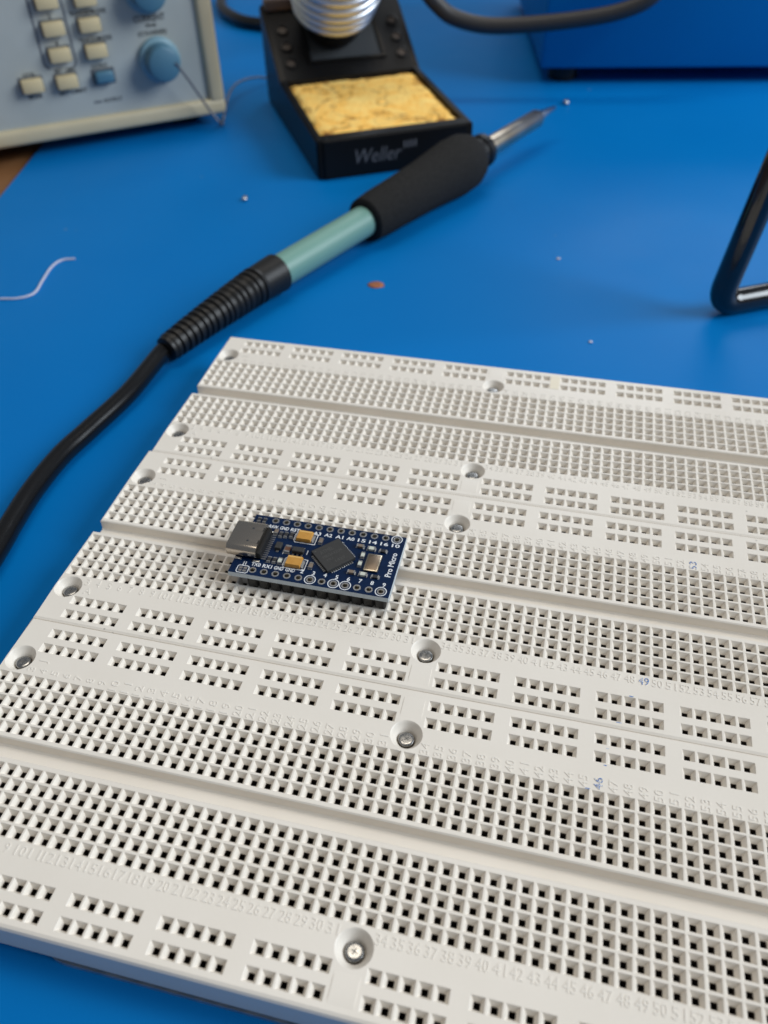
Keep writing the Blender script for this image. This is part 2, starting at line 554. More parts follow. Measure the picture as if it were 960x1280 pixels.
def panel_mesh():
    mb = MB()
    con = MB()
    CR = 3.0
    NC = 36
    for sgn in (1, -1):                         # back half, then front half (turned round)
        ych = HW - (0.12 if sgn > 0 else 0.75)  # flat top ends here; the rest is the edge chamfer
        fx = (lambda x: x) if sgn > 0 else (lambda x: 65 * PIT - x)
        verts, edges = [], []

        def loop(ps):
            o = len(verts)
            verts.extend(Vector(p) for p in ps)
            n = len(ps)
            edges.extend((o + i, o + (i + 1) % n) for i in range(n))
        xl, xr, yg = XL + 0.2, XR - 0.2, GRV + 0.25
        loop([(xl, yg), (xr, yg), (xr, ych), (xl, ych)])
        for hx, hy in HOLES:
            loop([(hx - OPEN, hy - OPEN), (hx + OPEN, hy - OPEN), (hx + OPEN, hy + OPEN), (hx - OPEN, hy + OPEN)])
        for sx in SCREWX:
            loop([(sx + CR * math.cos(2 * math.pi * k / NC), SCREWY + CR * math.sin(2 * math.pi * k / NC)) for k in range(NC)])
        vo, _, fo, _, _, _ = delaunay_2d_cdt(verts, edges, [], 0, 1e-5)
        keep = []
        hs = {}
        for hx, hy in HOLES:
            hs.setdefault(round(hy, 3), []).append(hx)
        for f in fo:
            cx = sum(vo[i].x for i in f) / 3
            cy = sum(vo[i].y for i in f) / 3
            inside = False
            for hy, xs in hs.items():
                if abs(cy - hy) < OPEN:
                    if any(abs(cx - hx) < OPEN for hx in xs):
                        inside = True
                    break
            if not inside:
                inside = any((cx - sx) ** 2 + (cy - SCREWY) ** 2 < (CR * 0.995) ** 2 for sx in SCREWX)
            if not inside:
                keep.append(tuple(f))
        mb.add([(fx(p.x), sgn * p.y, 0.0) for p in vo], keep)
        # funnel holes
        for hx, hy in HOLES:
            lv = [(OPEN, 0.0), (OPEN - 0.06, -0.05), (OPEN - 0.10, -0.14), (SMALL, -FUN), (SMALL, -FUN - 0.10)]
            v, f = [], []
            for r, z in lv:
                v += [(fx(hx + a * r), sgn * (hy + b * r), z) for a, b in ((-1, -1), (1, -1), (1, 1), (-1, 1))]
            for i in range(len(lv) - 1):
                for k in range(4):
                    f.append((i * 4 + k, i * 4 + (k + 1) % 4, i * 4 + 4 + (k + 1) % 4, i * 4 + 4 + k))
            mb.add(v, f)
            v, f = [], []
            for r, z in ((SMALL + 0.004, -FUN - 0.07), (SMALL + 0.004, -4.5)):  # contact shafts; their dark colour stands in for the holes' depth shade
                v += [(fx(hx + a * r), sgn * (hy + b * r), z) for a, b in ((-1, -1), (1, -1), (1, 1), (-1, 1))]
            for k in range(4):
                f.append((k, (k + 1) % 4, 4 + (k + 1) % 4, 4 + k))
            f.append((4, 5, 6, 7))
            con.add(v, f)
        # screw bowls
        prof = [(3.0, 0), (2.93, -0.04), (2.82, -0.16), (2.62, -0.48), (2.35, -0.95), (2.05, -1.42), (1.78, -1.80), (1.66, -2.0), (1.64, -3.0), (0.0, -3.0)]
        for sx in SCREWX:
            v, f = [], []
            for r, z in prof:
                v += [(fx(sx + r * math.cos(2 * math.pi * k / NC)), sgn * (SCREWY + r * math.sin(2 * math.pi * k / NC)), z) for k in range(NC)]
            for i in range(len(prof) - 1):
                for k in range(NC):
                    f.append((i * NC + k, i * NC + (k + 1) % NC, (i + 1) * NC + (k + 1) % NC, (i + 1) * NC + k))
            mb.add(v, f)
        # outer skirt: rounded edges, sides, groove wall and half of the groove floor
        zc = -0.12 if sgn > 0 else -0.7
        q = lambda x, y, z: (fx(x), sgn * y, z)
        HB = -8.2
        ym = ych + (HW - ych) * 0.62
        zm = zc * 0.30
        mb.quad(q(xl, ych, 0), q(xr, ych, 0), q(XR, ym, zm), q(XL, ym, zm))
        mb.quad(q(XL, ym, zm), q(XR, ym, zm), q(XR, HW, zc), q(XL, HW, zc))
        mb.quad(q(XL, HW, zc), q(XR, HW, zc), q(XR, HW, HB), q(XL, HW, HB))
        mb.quad(q(xl, yg, 0), q(xr, yg, 0), q(XR, GRV, -0.22), q(XL, GRV, -0.22))
        mb.quad(q(XL, GRV, -0.22), q(XR, GRV, -0.22), q(XR, GRV - 0.12, -2.3), q(XL, GRV - 0.12, -2.3))
        mb.quad(q(XL, GRV - 0.12, -2.3), q(XR, GRV - 0.12, -2.3), q(XR, GRV - 0.5, -2.6), q(XL, GRV - 0.5, -2.6))
        mb.quad(q(XL, GRV - 0.5, -2.6), q(XR, GRV - 0.5, -2.6), q(XR, 0, -2.6), q(XL, 0, -2.6))
        for xa, xb in ((xl, XL), (xr, XR)):
            mb.quad(q(xa, yg, 0), q(xa, ych, 0), q(xb, ym, zm), q(xb, GRV, -0.22))
            mb.add([q(xb, GRV, -0.22), q(xb, ym, zm), q(xb, HW, zc), q(xb, HW, HB), q(xb, 0, HB), q(xb, 0, -2.6), q(xb, GRV - 0.5, -2.6), q(xb, GRV - 0.12, -2.3)],
                   [(0, 1, 2, 3, 4, 5, 6, 7)])
        mb.quad(q(XL, HW, HB), q(XR, HW, HB), q(XR, 0, HB), q(XL, 0, HB))
        # raised bridge between the two halves of the rails
        xa, xb = sorted((fx(31.70 * PIT), fx(33.30 * PIT)))
        ya, yb = sorted((sgn * 21.6, sgn * 26.9))
        tz = 0.07
        mb.add([(xa, ya, -0.03), (xb, ya, -0.03), (xb, yb, -0.03), (xa, yb, -0.03), (xa + 0.05, ya + 1.3, tz), (xb - 0.05, ya + 1.3, tz), (xb - 0.05, yb - 1.3, tz), (xa + 0.05, yb - 1.3, tz)],
               [(4, 5, 6, 7), (0, 1, 5, 4), (1, 2, 6, 5), (2, 3, 7, 6), (3, 0, 4, 7)])
    me = mb.mesh('panel_shell', MT['abs'], recalc=False)
    bm = bmesh.new()
    bm.from_mesh(me)
    bmesh.ops.remove_doubles(bm, verts=bm.verts, dist=1e-7)
    bmesh.ops.recalc_face_normals(bm, faces=bm.faces)
    bm.to_mesh(me)
    bm.free()
    # funnels stay faceted; bowls are smoothed
    me.shade_smooth()
    me.set_sharp_from_angle(angle=R(24))
    return me, con.mesh('shaded_hole_contacts', MT['hole_shade'], recalc=False)


def numbers_mesh():
    mb = MB()
    for c in range(1, 65):
        if 31.4 < c < 33.6 or c <= 2 or c >= 63:
            continue
        s = str(c)
        put_text(mb, s, c * PIT, -16.45, 0.0, 1.75, width=(0.85 if len(s) == 1 else 1.95) * (0.6 if s in ('1',) else 1), extrude=0.055)
        put_text(mb, s, c * PIT, 16.45, 0.0, 1.55, width=(1.0 if len(s) == 1 else 2.25), ang=R(90), extrude=0.055)
    put_text(mb, 'A', 3.45 * PIT, -18.75, 0.0, 1.7, extrude=0.055)
    put_text(mb, 'J', 3.5 * PIT, 18.5, 0.0, 1.7, ang=R(90), extrude=0.055)
    return mb.mesh('raised_numbers', MT['abs_raised'], recalc=False)


def screw_mesh():
    mb = MB()
    prof = [(1.46, -3.0), (1.50, -1.60), (1.46, -1.45), (1.36, -1.38), (0.9, -1.35), (0.0, -1.34)]
    mb.lathe(prof, 28, cap=False)
    # cross recess: four raised quadrants are left out, two slots sunk as dark bars
    for a in (0, math.pi / 2):
        xf = Matrix.Rotation(a + 0.5, 4, 'Z')
        for s in (1,):
            mb.rbox(-0.55, -0.11, -1.52, 0.55, 0.11, -1.335, 0.03, 1, 1, xf)
    return mb.mesh('screw_head', [MT['screw'], MT['screw_slot']], smooth=35)


PANEL, CONTACT = panel_mesh()
NUMS = numbers_mesh()
SCREW = screw_mesh()
bb = thing('breadboard', 'large white solderless breadboard of three panels in the foreground', 'breadboard', (0, 0, 0))
PY = 56.05
XO = [0.0, -0.66, -0.49]
panels = []
for i in range(3):
    p = obj('hole_panel', PANEL, bb, (XO[i], -PY * i, 0))
    panels.append(p)
    c = obj('shaded_hole_contacts', CONTACT, p)
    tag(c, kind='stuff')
    n = obj('raised_numbers', NUMS, p)
    tag(n, kind='stuff')
    for sx in SCREWX:
        for sy in (SCREWY, -SCREWY):
            s = obj('screw', SCREW, p, (sx, sy, 0), random.uniform(0, 3))
tag(panels[0], 'rear hole panel, farthest from the camera')
tag(panels[1], 'middle hole panel carrying the blue circuit board')
tag(panels[2], 'front hole panel, nearest the camera')
# blue pen on three of the numbers, a few pen flecks, a yellowed scrap of tape
mb = MB()
put_text(mb, '49', 49 * PIT, -16.45, 0.084, 1.75, width=1.95)
mb.build('ink_mark', MT['ink'], panels[1])
mb = MB()
put_text(mb, '53', 53 * PIT, 16.45, 0.084, 1.55, width=2.25, ang=R(90))
mb.build('ink_mark', MT['ink'], panels[1])
mb = MB()
put_text(mb, '46', 46 * PIT, 16.45, 0.084, 1.55, width=2.25, ang=R(90))
mb.build('ink_mark', MT['ink'], panels[2])
for pi, x, y, l in ((2, 45.3 * PIT, 15.15, 0.5), (2, 46.4 * PIT, 20.2, 0.35), (1, 48.1 * PIT, -20.4, 0.5), (1, 47.3 * PIT, -26.6, 0.6), (2, 46.5 * PIT, 23.6, 0.3)):
    mb = MB()
    mb.add([(x - l, y - 0.08, 0.012), (x + l * 0.7, y - 0.13, 0.012), (x + l, y + 0.06, 0.012), (x - l * 0.5, y + 0.12, 0.012)], [(0, 1, 2, 3)])
    mb.build('ink_mark', MT['ink'], panels[pi])
mb = MB()
mb.rbox(38.52 * PIT, 20.5, 0.0, 39.5 * PIT, 26.6, 0.06, 0.02, 1)
mb.build('tape_scrap', MT['tape'], panels[0])
mb = MB()
mb.box(29.5, -139.3, -9.9, 158, 26.5, -8.22)  # dark layer added in place of the shadowed gap above the plate
mb.build('gap_shade_strip', MT['gap_dark'], bb)
mb = MB()
ol = []
for cx, cy, a0 in ((36, -133.4, 180), (153, -133.4, 270), (153, 21, 0), (36, 21, 90)):
    for k in range(7):
        a = R(a0 + 15 * k)
        ol.append((cx + 6.8 * math.cos(a), cy + 6.8 * math.sin(a)))
mb.prism(ol, 'z', MAT_Z + 0.02, -9.92)
mb.build('base_plate', MT['alu'], bb)

# ================================================================== micro controller board
PX, PYY, PZ = 37.5, -66.4, 4.2
mc = thing('circuit_board', 'small blue microcontroller board with metal connector plugged into the breadboard', 'circuit board', (PX, PYY, 0))
LX, LY, TH = 34.9, 17.8, 1.25
PINX = [5.02 + PIT * k for k in range(12)]
PINY = (1.46, 16.70)
# board with drilled holes
verts, edges = [], []


def loop2(ps):
    o = len(verts)
    verts.extend(Vector(p) for p in ps)
    edges.extend((o + i, o + (i + 1) % len(ps)) for i in range(len(ps)))


loop2([(0, 0), (LX, 0), (LX, LY), (0, LY)])
HR = 0.50
for y in PINY:
    for x in PINX:
        loop2([(x + HR * math.cos(2 * math.pi * k / 20), y + HR * math.sin(2 * math.pi * k / 20)) for k in range(20)])
vo, _, fo, _, _, _ = delaunay_2d_cdt(verts, edges, [], 0, 1e-5)
fk = [tuple(f) for f in fo if not any((sum(vo[i].x for i in f) / 3 - x) ** 2 + (sum(vo[i].y for i in f) / 3 - y) ** 2 < (HR * .98) ** 2 for x in PINX for y in PINY)]
mb = MB()
mb.add([(p.x, p.y, PZ) for p in vo], fk, 0)
mb.add([(p.x, p.y, PZ - TH) for p in vo], [tuple(reversed(f)) for f in fk], 0)
for a, b in (((0, 0), (LX, 0)), ((LX, 0), (LX, LY)), ((LX, LY), (0, LY)), ((0, LY), (0, 0))):
    mb.quad((*a, PZ - TH), (*b, PZ - TH), (*b, PZ), (*a, PZ), 1)
brd = mb.build('board', [MT['pcb'], MT['pcb_edge']], mc, recalc=False)
# plated pads
mb = MB()
v, f = [], []
N = 24
for r, z in ((HR, -TH), (HR, 0.035), (0.80, 0.035), (0.82, 0.0)):
    v += [(r * math.cos(2 * math.pi * k / N), r * math.sin(2 * math.pi * k / N), z) for k in range(N)]
for i in range(3):
    for k in range(N):
        f.append((i * N + k, i * N + (k + 1) % N, (i + 1) * N + (k + 1) % N, (i + 1) * N + k))
mb.add(v, f)
PAD = mb.mesh('pad', MT['tin'], smooth=40)
mb = MB()
v, f = [], []
for r in (1.06, 1.24):
    v += [(r * math.cos(2 * math.pi * k / 32), r * math.sin(2 * math.pi * k / 32), 0.025) for k in range(32)]
for k in range(32):
    f.append((k, (k + 1) % 32, 32 + (k + 1) % 32, 32 + k))
mb.add(v, f)
RING = mb.mesh('printed_ring', MT['silk'])
mb = MB()
mb.rbox(-0.32, -0.32, -6.5, 0.32, 0.32, 3.55, 0.08, 1)
PIN = mb.mesh('pin', MT['gold'])
mb = MB()
ol = [(-1.22, -0.8), (-0.85, -1.22), (0.85, -1.22), (1.22, -0.8), (1.22, 0.8), (0.85, 1.22), (-0.85, 1.22), (-1.22, 0.8)]
mb.prism(ol, 'z', 0.35, 2.92)
BLOCK = mb.mesh('header_block', MT['black_plastic'])
for yi, y in enumerate(PINY):
    hd = MB()
    hd.box(PINX[0] - 1.1, y - 0.75, 0.45, PINX[-1] + 1.1, y + 0.75, 2.85)
    h = hd.build('pin_header', MT['black_plastic'], mc)
    for k, x in enumerate(PINX):
        obj('header_block', BLOCK, h, (x, y, 0))
        obj('pin', PIN, h, (x, y, 0))
        obj('pad', PAD, brd, (x, y, PZ))
        if (yi == 0 and k in (5, 7, 8, 11)) or (yi == 1 and k == 11):
            obj('printed_ring', RING, brd, (x, y, PZ))


def silk(s, x, y, h, width=None, ang=0.0):
    mb = MB()
    put_text(mb, s, x, y, PZ + 0.02, h, width, ang, bold=0.018)
    return mb.build('printed_text', MT['silk'], brd, recalc=False)


for k, s in enumerate(('TX0', 'RX1', 'GND', 'GND', '2', '3', '4', '5', '6', '7', '8', '9')):
    silk(s, PINX[k] + (0.2 if k < 4 else 0.25), 3.12 if k < 4 else 3.36, 0.95 if k < 4 else 1.05, 2.05 if k < 4 else None)
for k, s in enumerate(('RAW', 'GND', 'RST', 'VCC', 'A3', 'A2', 'A1', 'A0', '15', '14', '16', '10')):
    if s != 'VCC':
        silk(s, PINX[k] + 0.15, 14.83, 0.95, 2.05 if k < 3 else 1.75)
silk('Pro Micro', 33.35, 9.15, 1.25, 7.0, R(90))
silk('J1', 2.65, 3.05, 0.9)


def silk_lines(segs, wd=0.17, closed=False):
    mb = MB()
    for (x0, y0), (x1, y1) in segs:
        d = Vector((x1 - x0, y1 - y0)).normalized() * wd / 2
        n = Vector((-d.y, d.x))
        a, b = Vector((x0, y0)) - d, Vector((x1, y1)) + d
        z = PZ + 0.02 + 0.0005 * len(mb.f)
        mb.quad((*(a - n), z), (*(b - n), z), (*(b + n), z), (*(a + n), z))
    return mb.build('printed_outline', MT['silk'], brd, recalc=False)


def poly(ps, closed=True):
    return [(ps[i], ps[(i + 1) % len(ps)]) for i in range(len(ps) if closed else len(ps) - 1)]


silk_lines(poly([(1.9, 0.28), (3.8, 0.28), (4.1, 0.6), (4.1, 2.0), (3.8, 2.3), (1.9, 2.3), (1.6, 2.0), (1.6, 0.6)]))
for cy in (12.85, 5.12):
    silk_lines(poly([(11.2, cy + 1.55), (10.75, cy + 1.0), (10.75, cy - 0.9), (11.2, cy - 1.52), (15.7, cy - 1.52), (15.7, cy + 1.5), (14.9, cy + 1.55)], False))
silk_lines(poly([(9.75, 9.7), (9.75, 7.4)], False) + poly([(14.9, 9.3), (14.9, 8.2)], False))
# jumper pads
mb = MB()
for x, y in ((2.35, 0.9), (3.35, 0.9), (2.35, 1.65), (3.35, 1.65)):
    mb.box(x - 0.38, y - 0.28, PZ, x + 0.38, y + 0.28, PZ + 0.04)
mb.build('jumper_pads', MT['tin'], brd)


def chip_part(name, x, y, lx, ly, h, body, along='x', tl=0.28, bev=0.04, term=None):
    """a two-terminal component: body with metal ends"""
    e = MB()
    z = PZ + 0.02
    if along == 'x':
        e.rbox(x - lx / 2 + tl, y - ly / 2 + 0.02, z, x + lx / 2 - tl, y + ly / 2 - 0.02, z + h, bev, 1)
    else:
        e.rbox(x - lx / 2 + 0.02, y - ly / 2 + tl, z, x + lx / 2 - 0.02, y + ly / 2 - tl, z + h, bev, 1)
    o = e.build(name, body, mc)
    for s in (-1, 1):
        t = MB()
        if along == 'x':
            c = x + s * (lx / 2 - tl / 2)
            t.rbox(c - tl / 2, y - ly / 2, z - 0.01, c + tl / 2, y + ly / 2, z + h + 0.03, bev, 1)
            t.box(c - tl / 2 + (0.0 if s < 0 else 0) + s * 0.15, y - ly / 2 - 0.02, z - 0.02, c + tl / 2 + s * 0.15, y + ly / 2 + 0.02, z + 0.1)
        else:
            c = y + s * (ly / 2 - tl / 2)
            t.rbox(x - lx / 2, c - tl / 2, z - 0.01, x + lx / 2, c + tl / 2, z + h + 0.03, bev, 1)
            t.box(x - lx / 2 - 0.02, c - tl / 2 + s * 0.15, z - 0.02, x + lx / 2 + 0.02, c + tl / 2 + s * 0.15, z + 0.1)
        t.build('terminal', term or MT['tin'], o)
    return o


for x, y in ((7.6, 12.6), (8.75, 12.75), (10.0, 12.95)):
    chip_part('resistor', x, y, 0.8, 1.55, 0.42, MT['resistor'], 'y')
chip_part('ceramic_capacitor', 6.35, 13.3, 0.85, 1.5, 0.5, MT['ceramic'], 'y')
for x, y in ((7.55, 4.95), (8.75, 4.95)):
    chip_part('resistor', x, y, 0.8, 1.5, 0.42, MT['resistor'], 'y')
chip_part('ceramic_capacitor', 9.98, 4.95, 0.85, 1.6, 0.55, MT['led'], 'y')
chip_part('ceramic_capacitor', 16.85, 12.5, 0.85, 1.55, 0.6, MT['ceramic'], 'y')
chip_part('ceramic_capacitor', 16.85, 5.0, 0.85, 1.6, 0.6, MT['ceramic'], 'y')
chip_part('ceramic_capacitor', 25.7, 12.85, 1.6, 0.85, 0.6, MT['ceramic'], 'x')
chip_part('ceramic_capacitor', 25.7, 5.1, 1.6, 0.85, 0.6, MT['ceramic'], 'x')
chip_part('light_diode', 28.25, 12.6, 1.7, 0.95, 0.6, MT['led'], 'x', tl=0.32)
chip_part('light_diode', 28.25, 5.0, 1.7, 0.95, 0.6, MT['led'], 'x', tl=0.32)
chip_part('resistor', 30.85, 12.5, 1.6, 0.85, 0.42, MT['resistor'], 'x')
chip_part('resistor', 30.9, 4.95, 1.6, 0.85, 0.42, MT['resistor'], 'x')
chip_part('ceramic_capacitor', 26.85, 10.4, 0.8, 1.55, 0.5, MT['led'], 'y')
chip_part('ceramic_capacitor', 26.85, 7.85, 0.8, 1.55, 0.5, MT['led'], 'y')
chip_part('resistor', 1.35, 16.1, 0.8, 1.3, 0.4, MT['resistor'], 'y')
chip_part('resistor', 2.65, 16.05, 0.8, 1.3, 0.4, MT['resistor'], 'y')
chip_part('fuse', 10.55, 8.6, 1.3, 2.1, 0.55, mat('fuse_brown', (0.12, 0.045, 0.02), 0.5), 'y', tl=0.5)
# tantalum capacitors
for cy in (12.85, 5.12):
    m_ = MB()
    z0 = PZ + 0.12
    x0, x1 = 11.45, 14.75
    v = [(x0, cy - 1.35, z0), (x1, cy - 1.35, z0), (x1, cy + 1.35, z0), (x0, cy + 1.35, z0),
         (x0 - 0.05, cy - 1.4, z0 + 0.5), (x1 + 0.05, cy - 1.4, z0 + 0.5), (x1 + 0.05, cy + 1.4, z0 + 0.5), (x0 - 0.05, cy + 1.4, z0 + 0.5),
         (x0 + 0.12, cy - 1.25, z0 + 0.98), (x1 - 0.12, cy - 1.25, z0 + 0.98), (x1 - 0.12, cy + 1.25, z0 + 0.98), (x0 + 0.12, cy + 1.25, z0 + 0.98)]
    fcs = [(3, 2, 1, 0), (8, 9, 10, 11)]
    for b0 in (0, 4):
        fcs += [(b0 + k, b0 + (k + 1) % 4, b0 + 4 + (k + 1) % 4, b0 + 4 + k) for k in range(4)]
    m_.add(v, fcs)
    o = m_.build('tantalum_capacitor', MT['tantalum'], mc)
    t = MB()
    t.box(x0 + 0.16, cy + 0.78, z0 + 0.982, x1 - 0.16, cy + 1.15, z0 + 0.992)
    t.build('polarity_band', MT['tantalum_mark'], o)
    for s in (-1, 1):
        t = MB()
        ex = 13.1 + s * 1.78
        t.rbox(ex - 0.10, cy - 1.0, PZ, ex + 0.10, cy + 1.0, PZ + 0.6, 0.04, 1)
        t.rbox(ex + s * 0.22 - 0.25, cy - 1.05, PZ + 0.01, ex + s * 0.22 + 0.25, cy + 1.05, PZ + 0.12, 0.04, 1)
        t.build('terminal', MT['tin'], o)
# voltage regulator, small transistor
m_ = MB()
m_.rbox(11.7, 7.75, PZ + 0.12, 14.35, 9.15, PZ + 1.1, 0.12, 1)
o = m_.build('regulator', MT['chip'], mc)
for x, s in ((12.05, -1), (13.0, -1), (13.95, -1), (12.05, 1), (13.95, 1)):
    t = MB()
    y = 8.45 + s * 0.95
    t.rbox(x - 0.2, y - 0.42, PZ + 0.02, x + 0.2, y + 0.42, PZ + 0.22, 0.04, 1)
    t.build('lead', MT['tin'], o)
m_ = MB()
m_.rbox(7.7, 8.0, PZ + 0.1, 9.1, 9.9, PZ + 0.9, 0.1, 1)
o = m_.build('diode', MT['chip'], mc)
for y in (7.8, 10.1):
    t = MB()
    t.rbox(8.1, y - 0.3, PZ + 0.02, 8.7, y + 0.3, PZ + 0.2, 0.04, 1)
    t.build('lead', MT['tin'], o)
# main chip, turned 45 degrees
CXc, CYc = 20.75, 8.75
ROT = Matrix.Translation((CXc, CYc, 0)) @ Matrix.Rotation(R(-45 + 3), 4, 'Z')
ROT = Matrix.Translation((CXc, CYc, 0)) @ Matrix.Rotation(R(-43.5), 4, 'Z')
m_ = MB()
m_.rbox(-3.45, -3.45, PZ + 0.05, 3.45, 3.45, PZ + 0.92, 0.05, 1, 0, ROT)
chip = m_.build('processor_chip', MT['chip'], mc)
m_ = MB()
for k in range(11):
    a = -2.5 + 0.5 * k
    for sx, sy in ((a, -3.5), (a, 3.5), (-3.5, a), (3.5, a)):
        hx, hy = (0.15, 0.42) if abs(sy) == 3.5 else (0.42, 0.15)
        m_.rbox(sx - hx, sy - hy, PZ + 0.005, sx + hx, sy + hy, PZ + 0.20, 0.03, 1, 0, ROT)
o = m_.build('solder_leads', MT['tin'], chip)
tag(o, kind='stuff')
m_ = MB()
tb = MB()
put_text(tb, 'ATMEL', -0.6, 1.75, PZ + 0.925, 1.0, 3.2, 0)
put_text(tb, 'MEGA32U4', 0.0, 0.3, PZ + 0.925, 0.75, 4.6, 0)
put_text(tb, 'MU', -1.3, -0.9, PZ + 0.925, 0.75, 1.4, 0)
put_text(tb, '1437', 0.6, -2.0, PZ + 0.925, 0.75, 2.4, 0)
RT2 = Matrix.Translation((CXc, CYc, 0)) @ Matrix.Rotation(R(46.5), 4, 'Z')
tb.v = [tuple(RT2 @ Vector(p)) for p in tb.v]
tb.build('chip_marking', MT['chip_print'], chip, recalc=False)
m_ = MB()
m_.lathe([(0.22, 0.921), (0.22, 0.928)], 16, (0, 0, PZ))
m_.v = [tuple(ROT @ Vector((p[0] - 2.8, p[1] + 0 - 2.8, p[2]))) for p in m_.v]
m_.build('pin_mark', MT['chip_print'], chip)
# crystal
m_ = MB()
m_.rbox(27.95, 6.1, PZ + 0.1, 31.1, 10.95, PZ + 0.62, 0.18, 2)
xt = m_.build('crystal_oscillator', MT['xtal_rim'], mc, smooth=40)
m_ = MB()
m_.rbox(28.25, 6.4, PZ + 0.5, 30.8, 10.65, PZ + 0.72, 0.12, 2)
m_.build('lid', MT['xtal'], xt, smooth=40)
# connector
cy0 = 8.55
hw, z0, z1, rr_ = 4.47, PZ + 0.03, PZ + 3.2, 1.35


def rrect(hw, z0, z1, r, n=8):
    out = []
    for cy, cz, a0 in ((cy0 + hw - r, z1 - r, 0), (cy0 - hw + r, z1 - r, 90), (cy0 - hw + r, z0 + r, 180), (cy0 + hw - r, z0 + r, 270)):
        for k in range(n + 1):
            a = R(a0 + 90 * k / n)
            out.append((cy + r * math.cos(a), cz + r * math.sin(a)))
    return out


XA, XB = -1.75, 4.95
oo = rrect(hw, z0, z1, rr_)
ii = rrect(hw - 0.25, z0 + 0.25, z1 - 0.25, rr_ - 0.2)
n = len(oo)
m_ = MB()
v = [(XB, *p) for p in oo] + [(XA + 0.12, *p) for p in oo] + [(XA, p[0] + (cy0 - p[0]) * 0.02, p[1] + (PZ + 1.6 - p[1]) * 0.03) for p in oo] + [(XA + 0.03, *p) for p in ii] + [(XB - 1.5, *p) for p in ii]
f = []
for i in range(4):
    for k in range(n):
        f.append((i * n + k, i * n + (k + 1) % n, (i + 1) * n + (k + 1) % n, (i + 1) * n + k))
f.append(tuple(range(n)))
f.append(tuple(4 * n + k for k in range(n)))
m_.add(v, f)
usb = m_.build('usb_connector', MT['usb'], mc, smooth=40)
m_ = MB()
m_.rbox(XA + 0.8, cy0 - 3.1, PZ + 1.25, XB - 1.4, cy0 + 3.1, PZ + 1.95, 0.15, 2)
m_.build('tongue', MT['black_plastic'], usb, smooth=40)
for yy in (cy0 - 1.9, cy0 + 1.9):
    m_ = MB()
    m_.rbox(3.1, yy - 0.45, z1 - 0.02, 4.7, yy + 0.45, z1 + 0.05, 0.03, 1)
    m_.build('spring_tab', MT['usb'], usb)
    m_ = MB()
    m_.box(4.55, yy - 0.55, z1 + 0.004, 4.9, yy + 0.55, z1 + 0.012)
    m_.build('tab_slot', MT['black_plastic'], usb)
    m_ = MB()
    m_.box(2.2, yy - 0.22, z1 + 0.004, 2.65, yy + 0.22, z1 + 0.010)
    m_.build('stamped_mark', MT['gap_dark'], usb)
m_ = MB()
m_.rbox(4.9, cy0 - 4.0, PZ + 0.1, 5.75, cy0 + 4.0, PZ + 1.9, 0.1, 1)
m_.build('rear_moulding', MT['black_plastic'], usb)
for k in range(13):
    y = cy0 - 3.6 + 0.6 * k
    m_ = MB()
    m_.rbox(5.7, y - 0.14, PZ + 0.01, 6.75, y + 0.14, PZ + 0.16, 0.03, 1)
    m_.build('contact_lead', MT['tin'], usb)
for x, y in ((0.9, cy0 - 4.45), (5.0, cy0 - 4.5), (0.9, cy0 + 4.45), (5.0, cy0 + 4.5)):
    m_ = MB()
    m_.rbox(x - 0.75, y - 0.4, PZ - 0.6, x + 0.75, y + 0.12, PZ + 0.35, 0.12, 2)
    m_.build('mounting_lug', MT['tin'], usb, smooth=40)

# ================================================================== soldering iron
B0 = Vector((-1.0, 76.6, MAT_Z + 7.5))
D0 = Vector((49.3, 182.3, MAT_Z + 11.6))
AX = (D0 - B0).normalized()
LEN = (D0 - B0).length
si = thing('soldering_iron', 'teal and black soldering iron lying across the blue mat', 'soldering iron', (B0.x, B0.y, MAT_Z))


def along(t):
    p = B0 + AX * t
    return (p.x - B0.x, p.y - B0.y, p.z - MAT_Z)


def lathe_along(prof, n=32):
    m_ = MB()
    m_.sweep([along(t) for t, r in prof], [r for t, r in prof], n)
    return m_


gs = LEN * 0.405
lathe_along([(-2, 5.6), (0, 5.65), (10, 5.7), (gs + 3, 5.75)]).build('handle', MT['teal'], si, smooth=40)
lathe_along([(gs, 5.9), (gs + 0.2, 7.4), (gs + 1.0, 8.3), (gs + 8, 8.9), (gs + 22, 9.3), (gs + 38, 10.0), (gs + 50, 11.0), (gs + 58, 11.7), (LEN - 3.5, 11.4), (LEN + 0.5, 10.1), (LEN + 2.6, 8.4), (LEN + 3.2, 5.5)]).build('foam_grip', MT['foam'], si, smooth=40)
m_ = MB()
npts = 10
for k in range(npts):
    pass
m_ = lathe_along([(LEN + 2.6, 6.3), (LEN + 3.0, 7.0), (LEN + 5.5, 7.0), (LEN + 6.0, 6.4), (LEN + 7.6, 6.4), (LEN + 8.2, 7.2), (LEN + 11.5, 7.0), (LEN + 12.2, 5.2)], 20)
m_.build('barrel_nut', MT['black_plastic'], si, smooth=30)
lathe_along([(LEN + 11.5, 4.6), (LEN + 13, 4.6), (LEN + 13.3, 4.1), (LEN + 55, 4.0), (LEN + 56.3, 3.5), (LEN + 56.8, 2.0)], 24).build('barrel', MT['steel'], si, smooth=40)
lathe_along([(LEN + 56, 2.6), (LEN + 59, 2.5), (LEN + 64, 1.9), (LEN + 71, 1.1), (LEN + 73, 0.4)], 20).build('tip', MT['tipm'], si, smooth=40)
